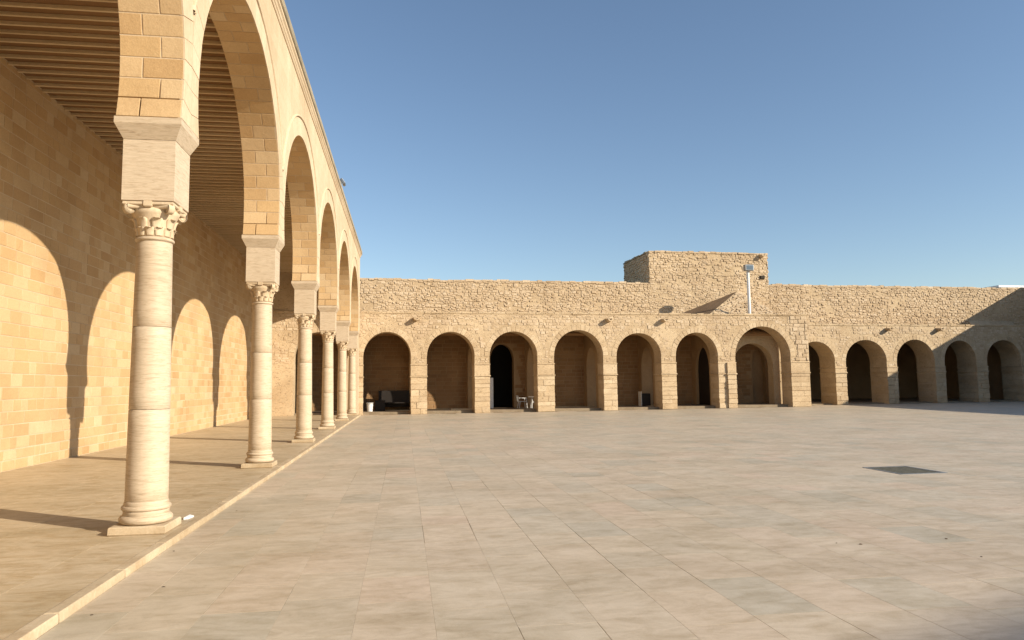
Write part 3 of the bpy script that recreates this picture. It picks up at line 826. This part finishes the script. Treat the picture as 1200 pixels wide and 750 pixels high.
# east range that throws the long shadow
er = empty('east_range', (31.3 - .125 * 30 + 18.0, 0, 0), -PI / 2 - math.atan(.125))
tag(er, 'tall sandstone range along the east side of the courtyard', 'building')
mb = MB(); al = [(-(6 + 4.2 * k), 1.5, 3.1, 1.5) for k in range(9, -1, -1)]
arch_wall(mb, -50, -1, 0, 9.52, 0, 1.2, al, seg=20); mb.build('front_wall', M_plaster, er)
MB().box(-49.9, -1.1, 1.0, 5, 9.3, 9.5).box(-49.9, -1.1, 4.8, 5.2, 0, 9.4).build('roof_and_rear_wall', M_rubcore, er)

# unseen tower added behind the camera to cast a shadow tip on the near paving
mt = empty('shadow_tower', (42.75, -21.65, 0), math.atan2(.39, .92)); tag(mt, 'unseen tall square tower added to shade the near paving', 'tower')
MB().bevbox(0, 6, -6, 0, -.05, 19.6, .03).build('shadow_tower_shaft', M_rubcore, mt)
MB().bevbox(-.15, 6.15, -6.15, .15, 19.6, 20.0, .04).build('parapet', M_plaster, mt)  # top of the added unseen tower

# ================================================================ SMALL THINGS
gr = empty('drain_grate', ((GR[0] + GR[1]) / 2, (GR[2] + GR[3]) / 2, 0)); tag(gr, 'dark square iron drain grate set in the courtyard paving', 'drain grate')
wx, wy = (GR[1] - GR[0]) / 2, (GR[3] - GR[2]) / 2
MB().box(-wx, wx, -wy, -wy + .05, -.03, .005).box(-wx, wx, wy - .05, wy, -.03, .005).box(-wx, -wx + .05, -wy + .05, wy - .05, -.03, .005).box(wx - .05, wx, -wy + .05, wy - .05, -.03, .005).build('frame', M_metal, gr)
MB().box(-wx + .01, wx - .01, -wy + .01, wy - .01, -.03, -.0035).build('pit', M_black, gr)
bar = mesh('bar', *(lambda q: (q.v, q.f))(MB().box(-wx + .05, wx - .05, -.022, .022, -.02, .003)), M_iron)
y = -wy + .075
while y < wy - .06: obj('bar', bar, gr, (0, y, 0)); y += .085

fl = empty('cornice_floodlight', (.38, 29.1, 9.46)); tag(fl, 'small floodlight with a white face fixed on top of the arcade cornice', 'floodlight')
MB().box(-.03, .03, -.03, .03, 0, .2).build('bracket', M_metal, fl)
h = MB().bevbox(-.12, .12, -.2, .2, -.05, .05, .02).build('lamp_head', M_metal, fl, loc=(.08, 0, .34), rot=(0, math.radians(55), 0))
MB().box(-.10, .10, -.17, .17, .052, .058).build('lens', M_white, h)
MB().box(-.10, .10, -.17, .17, -.062, -.053).build('reflector', M_white, h)

lt = MB(); lt.add([(0, 0, 0), (.055, .02, .0), (.08, .24, 0), (.02, .25, 0), (0, 0, .03), (.055, .02, .035), (.08, .24, .018), (.02, .25, .035)],
                  [(3, 2, 1, 0), (4, 5, 6, 7), (0, 1, 5, 4), (1, 2, 6, 5), (2, 3, 7, 6), (3, 0, 4, 7)])
o = lt.build('litter', M_white, loc=(.235, 9.5, HP + .001), scale=(.85, .8, .8)); tag(o, 'crumpled white paper litter lying beside a column plinth', 'litter')
for q, (px, py) in enumerate(((.62, 5.9), (.9, 6.6), (7.25, 7.0), (7.45, 6.9), (8.2, 6.2), (8.45, 6.95), (.57, 8.0), (.66, 10.4))):
    r = random.uniform(.008, .018); m = MB(); vs = []
    for i in range(7):
        a = 2 * PI * i / 7; vs.append((r * random.uniform(.6, 1.5) * math.cos(a), r * random.uniform(.5, 1) * math.sin(a), 0))
    m.add(vs + [(x_ * .6, y_ * .6, r * .35) for x_, y_, _ in vs], [tuple(range(7, 14))] + [(i, (i + 1) % 7, 7 + (i + 1) % 7, 7 + i) for i in range(7)])
    o = m.build('debris', M_dirt, loc=(px, py, .001)); tag(o, 'tiny scrap of brown debris on the courtyard paving', 'debris', 'scraps on the paving')

def P(u, v, z=.15):
    c, s = math.cos(TH), math.sin(TH); return (c * u - s * v, YB + s * u + c * v, z)
# plastic chair and table in the doorway bay
def plastic_chair(loc, rz):
    r = empty('plastic_chair', loc, rz); tag(r, 'white plastic armchair under the arch with the dark doorway', 'chair')
    MB().bevbox(-.22, .22, -.22, .22, .40, .44, .015).build('seat', M_plastic, r)
    m = MB()
    for k in range(5): m.bevbox(-.20 + k * .085, -.20 + k * .085 + .06, .20 + .0, .235, .44, .80, .008)
    m.bevbox(-.24, .24, .205, .25, .78, .85, .015)
    bk = m.build('backrest', M_plastic, r, rot=(math.radians(-9), 0, 0))
    for s in (-1, 1):
        MB().bevbox(s * .25 - .03, s * .25 + .03, -.22, .20, .62, .65, .01).build('armrest', M_plastic, r)
        MB().tube((s * .25, -.20, .62), (s * .25, -.24, 0), .026, .022).build('leg', M_plastic, r)
        MB().tube((s * .21, .20, .44), (s * .25, .27, 0), .026, .022).build('leg', M_plastic, r)
    return r
plastic_chair(P(10.5, 3.0), math.radians(95))
tb = empty('plastic_table', P(11.22, 2.6)); tag(tb, 'small white plastic table beside the white armchair', 'table')
MB().lathe([(.40, .68), (.42, .69), (.42, .715), (.40, .725)], 28).build('table_top', M_plastic, tb)
for i in range(4):
    a = PI / 4 + i * PI / 2; MB().tube((.26 * math.cos(a), .26 * math.sin(a), .69), (.32 * math.cos(a), .32 * math.sin(a), 0), .028, .022).build('leg', M_plastic, tb)
MB().tube((-.20, -.2, .38), (.2, .2, .38), .018).tube((-.2, .2, .38), (.2, -.2, .38), .018).build('brace', M_plastic, tb)
# pale board and potted plant by the doorway
pb = MB().bevbox(-.30, .30, -.03, .03, 0, 1.95, .01).build('pale_panel', M_white, loc=P(8.35, 3.2), rot=(0, 0, TH)); tag(pb, 'tall pale panel standing at the edge of the dark doorway', 'panel')
# bucket, table and clutter in the corner bay
bk = empty('white_bucket', P(.95, 1.7)); tag(bk, 'white bucket standing in the corner arch', 'bucket')
MB().lathe([(.15, 0), (.16, .02), (.20, .48), (.215, .49), (.215, .52), (.195, .52), (.19, .48), (.15, .04)], 24, cap=False).add([(.15 * math.cos(2 * PI * i / 24), .15 * math.sin(2 * PI * i / 24), .02) for i in range(24)], [tuple(range(24))]).build('pail', M_plastic, bk)
MB().lathe([(.222, .46), (.226, .47), (.222, .48)], 24, cap=False).build('rim', M_metal, bk)
dk = empty('dark_bench', P(2.6, 3.3)); tag(dk, 'dark high-backed wooden bench against the brick of the corner bay', 'bench')
MB().bevbox(-1.15, 1.15, .28, .36, .2, 1.22, .02).build('backrest', M_dark, dk)
MB().bevbox(-1.15, 1.15, -.3, .28, .42, .50, .02).build('seat', M_dark, dk)
for s in (-1.05, 1.05):
    MB().box(s - .05, s + .05, -.28, -.18, 0, .42).build('leg', M_dark, dk); MB().box(s - .05, s + .05, .2, .3, 0, .42).build('leg', M_dark, dk)
bx = empty('dark_crate', P(1.55, 2.7)); tag(bx, 'dark wooden crate between the white bucket and the bench', 'crate')
MB().box(-.3, .3, -.25, -.22, 0, .6).box(-.3, .3, .22, .25, 0, .6).box(-.3, -.27, -.22, .22, 0, .6).box(.27, .3, -.22, .22, 0, .6).build('side_boards', M_dark, bx)
MB().box(-.32, .32, -.27, .27, .6, .64).build('lid', M_dark, bx)
pl = MB().bevbox(-.65, .65, -.07, .07, 0, .10, .01).build('timber_plank', M_joist, loc=P(6.4, 1.2), rot=(0, 0, .05)); tag(pl, 'pale timber plank lying on the floor under the arch', 'plank')

cb = empty('black_cabinet', P(18.55, 2.5)); tag(cb, 'low black cabinet with a white side standing under an arch', 'cabinet')
MB().bevbox(-.3, .28, -.3, .3, .03, .82, .015).build('carcass', M_dark, cb)
MB().box(-.34, -.302, -.3, .3, 0, .95).build('side_panel', M_white, cb)
MB().box(-.28, .26, -.318, -.302, .06, .78).build('door', M_dark, cb)
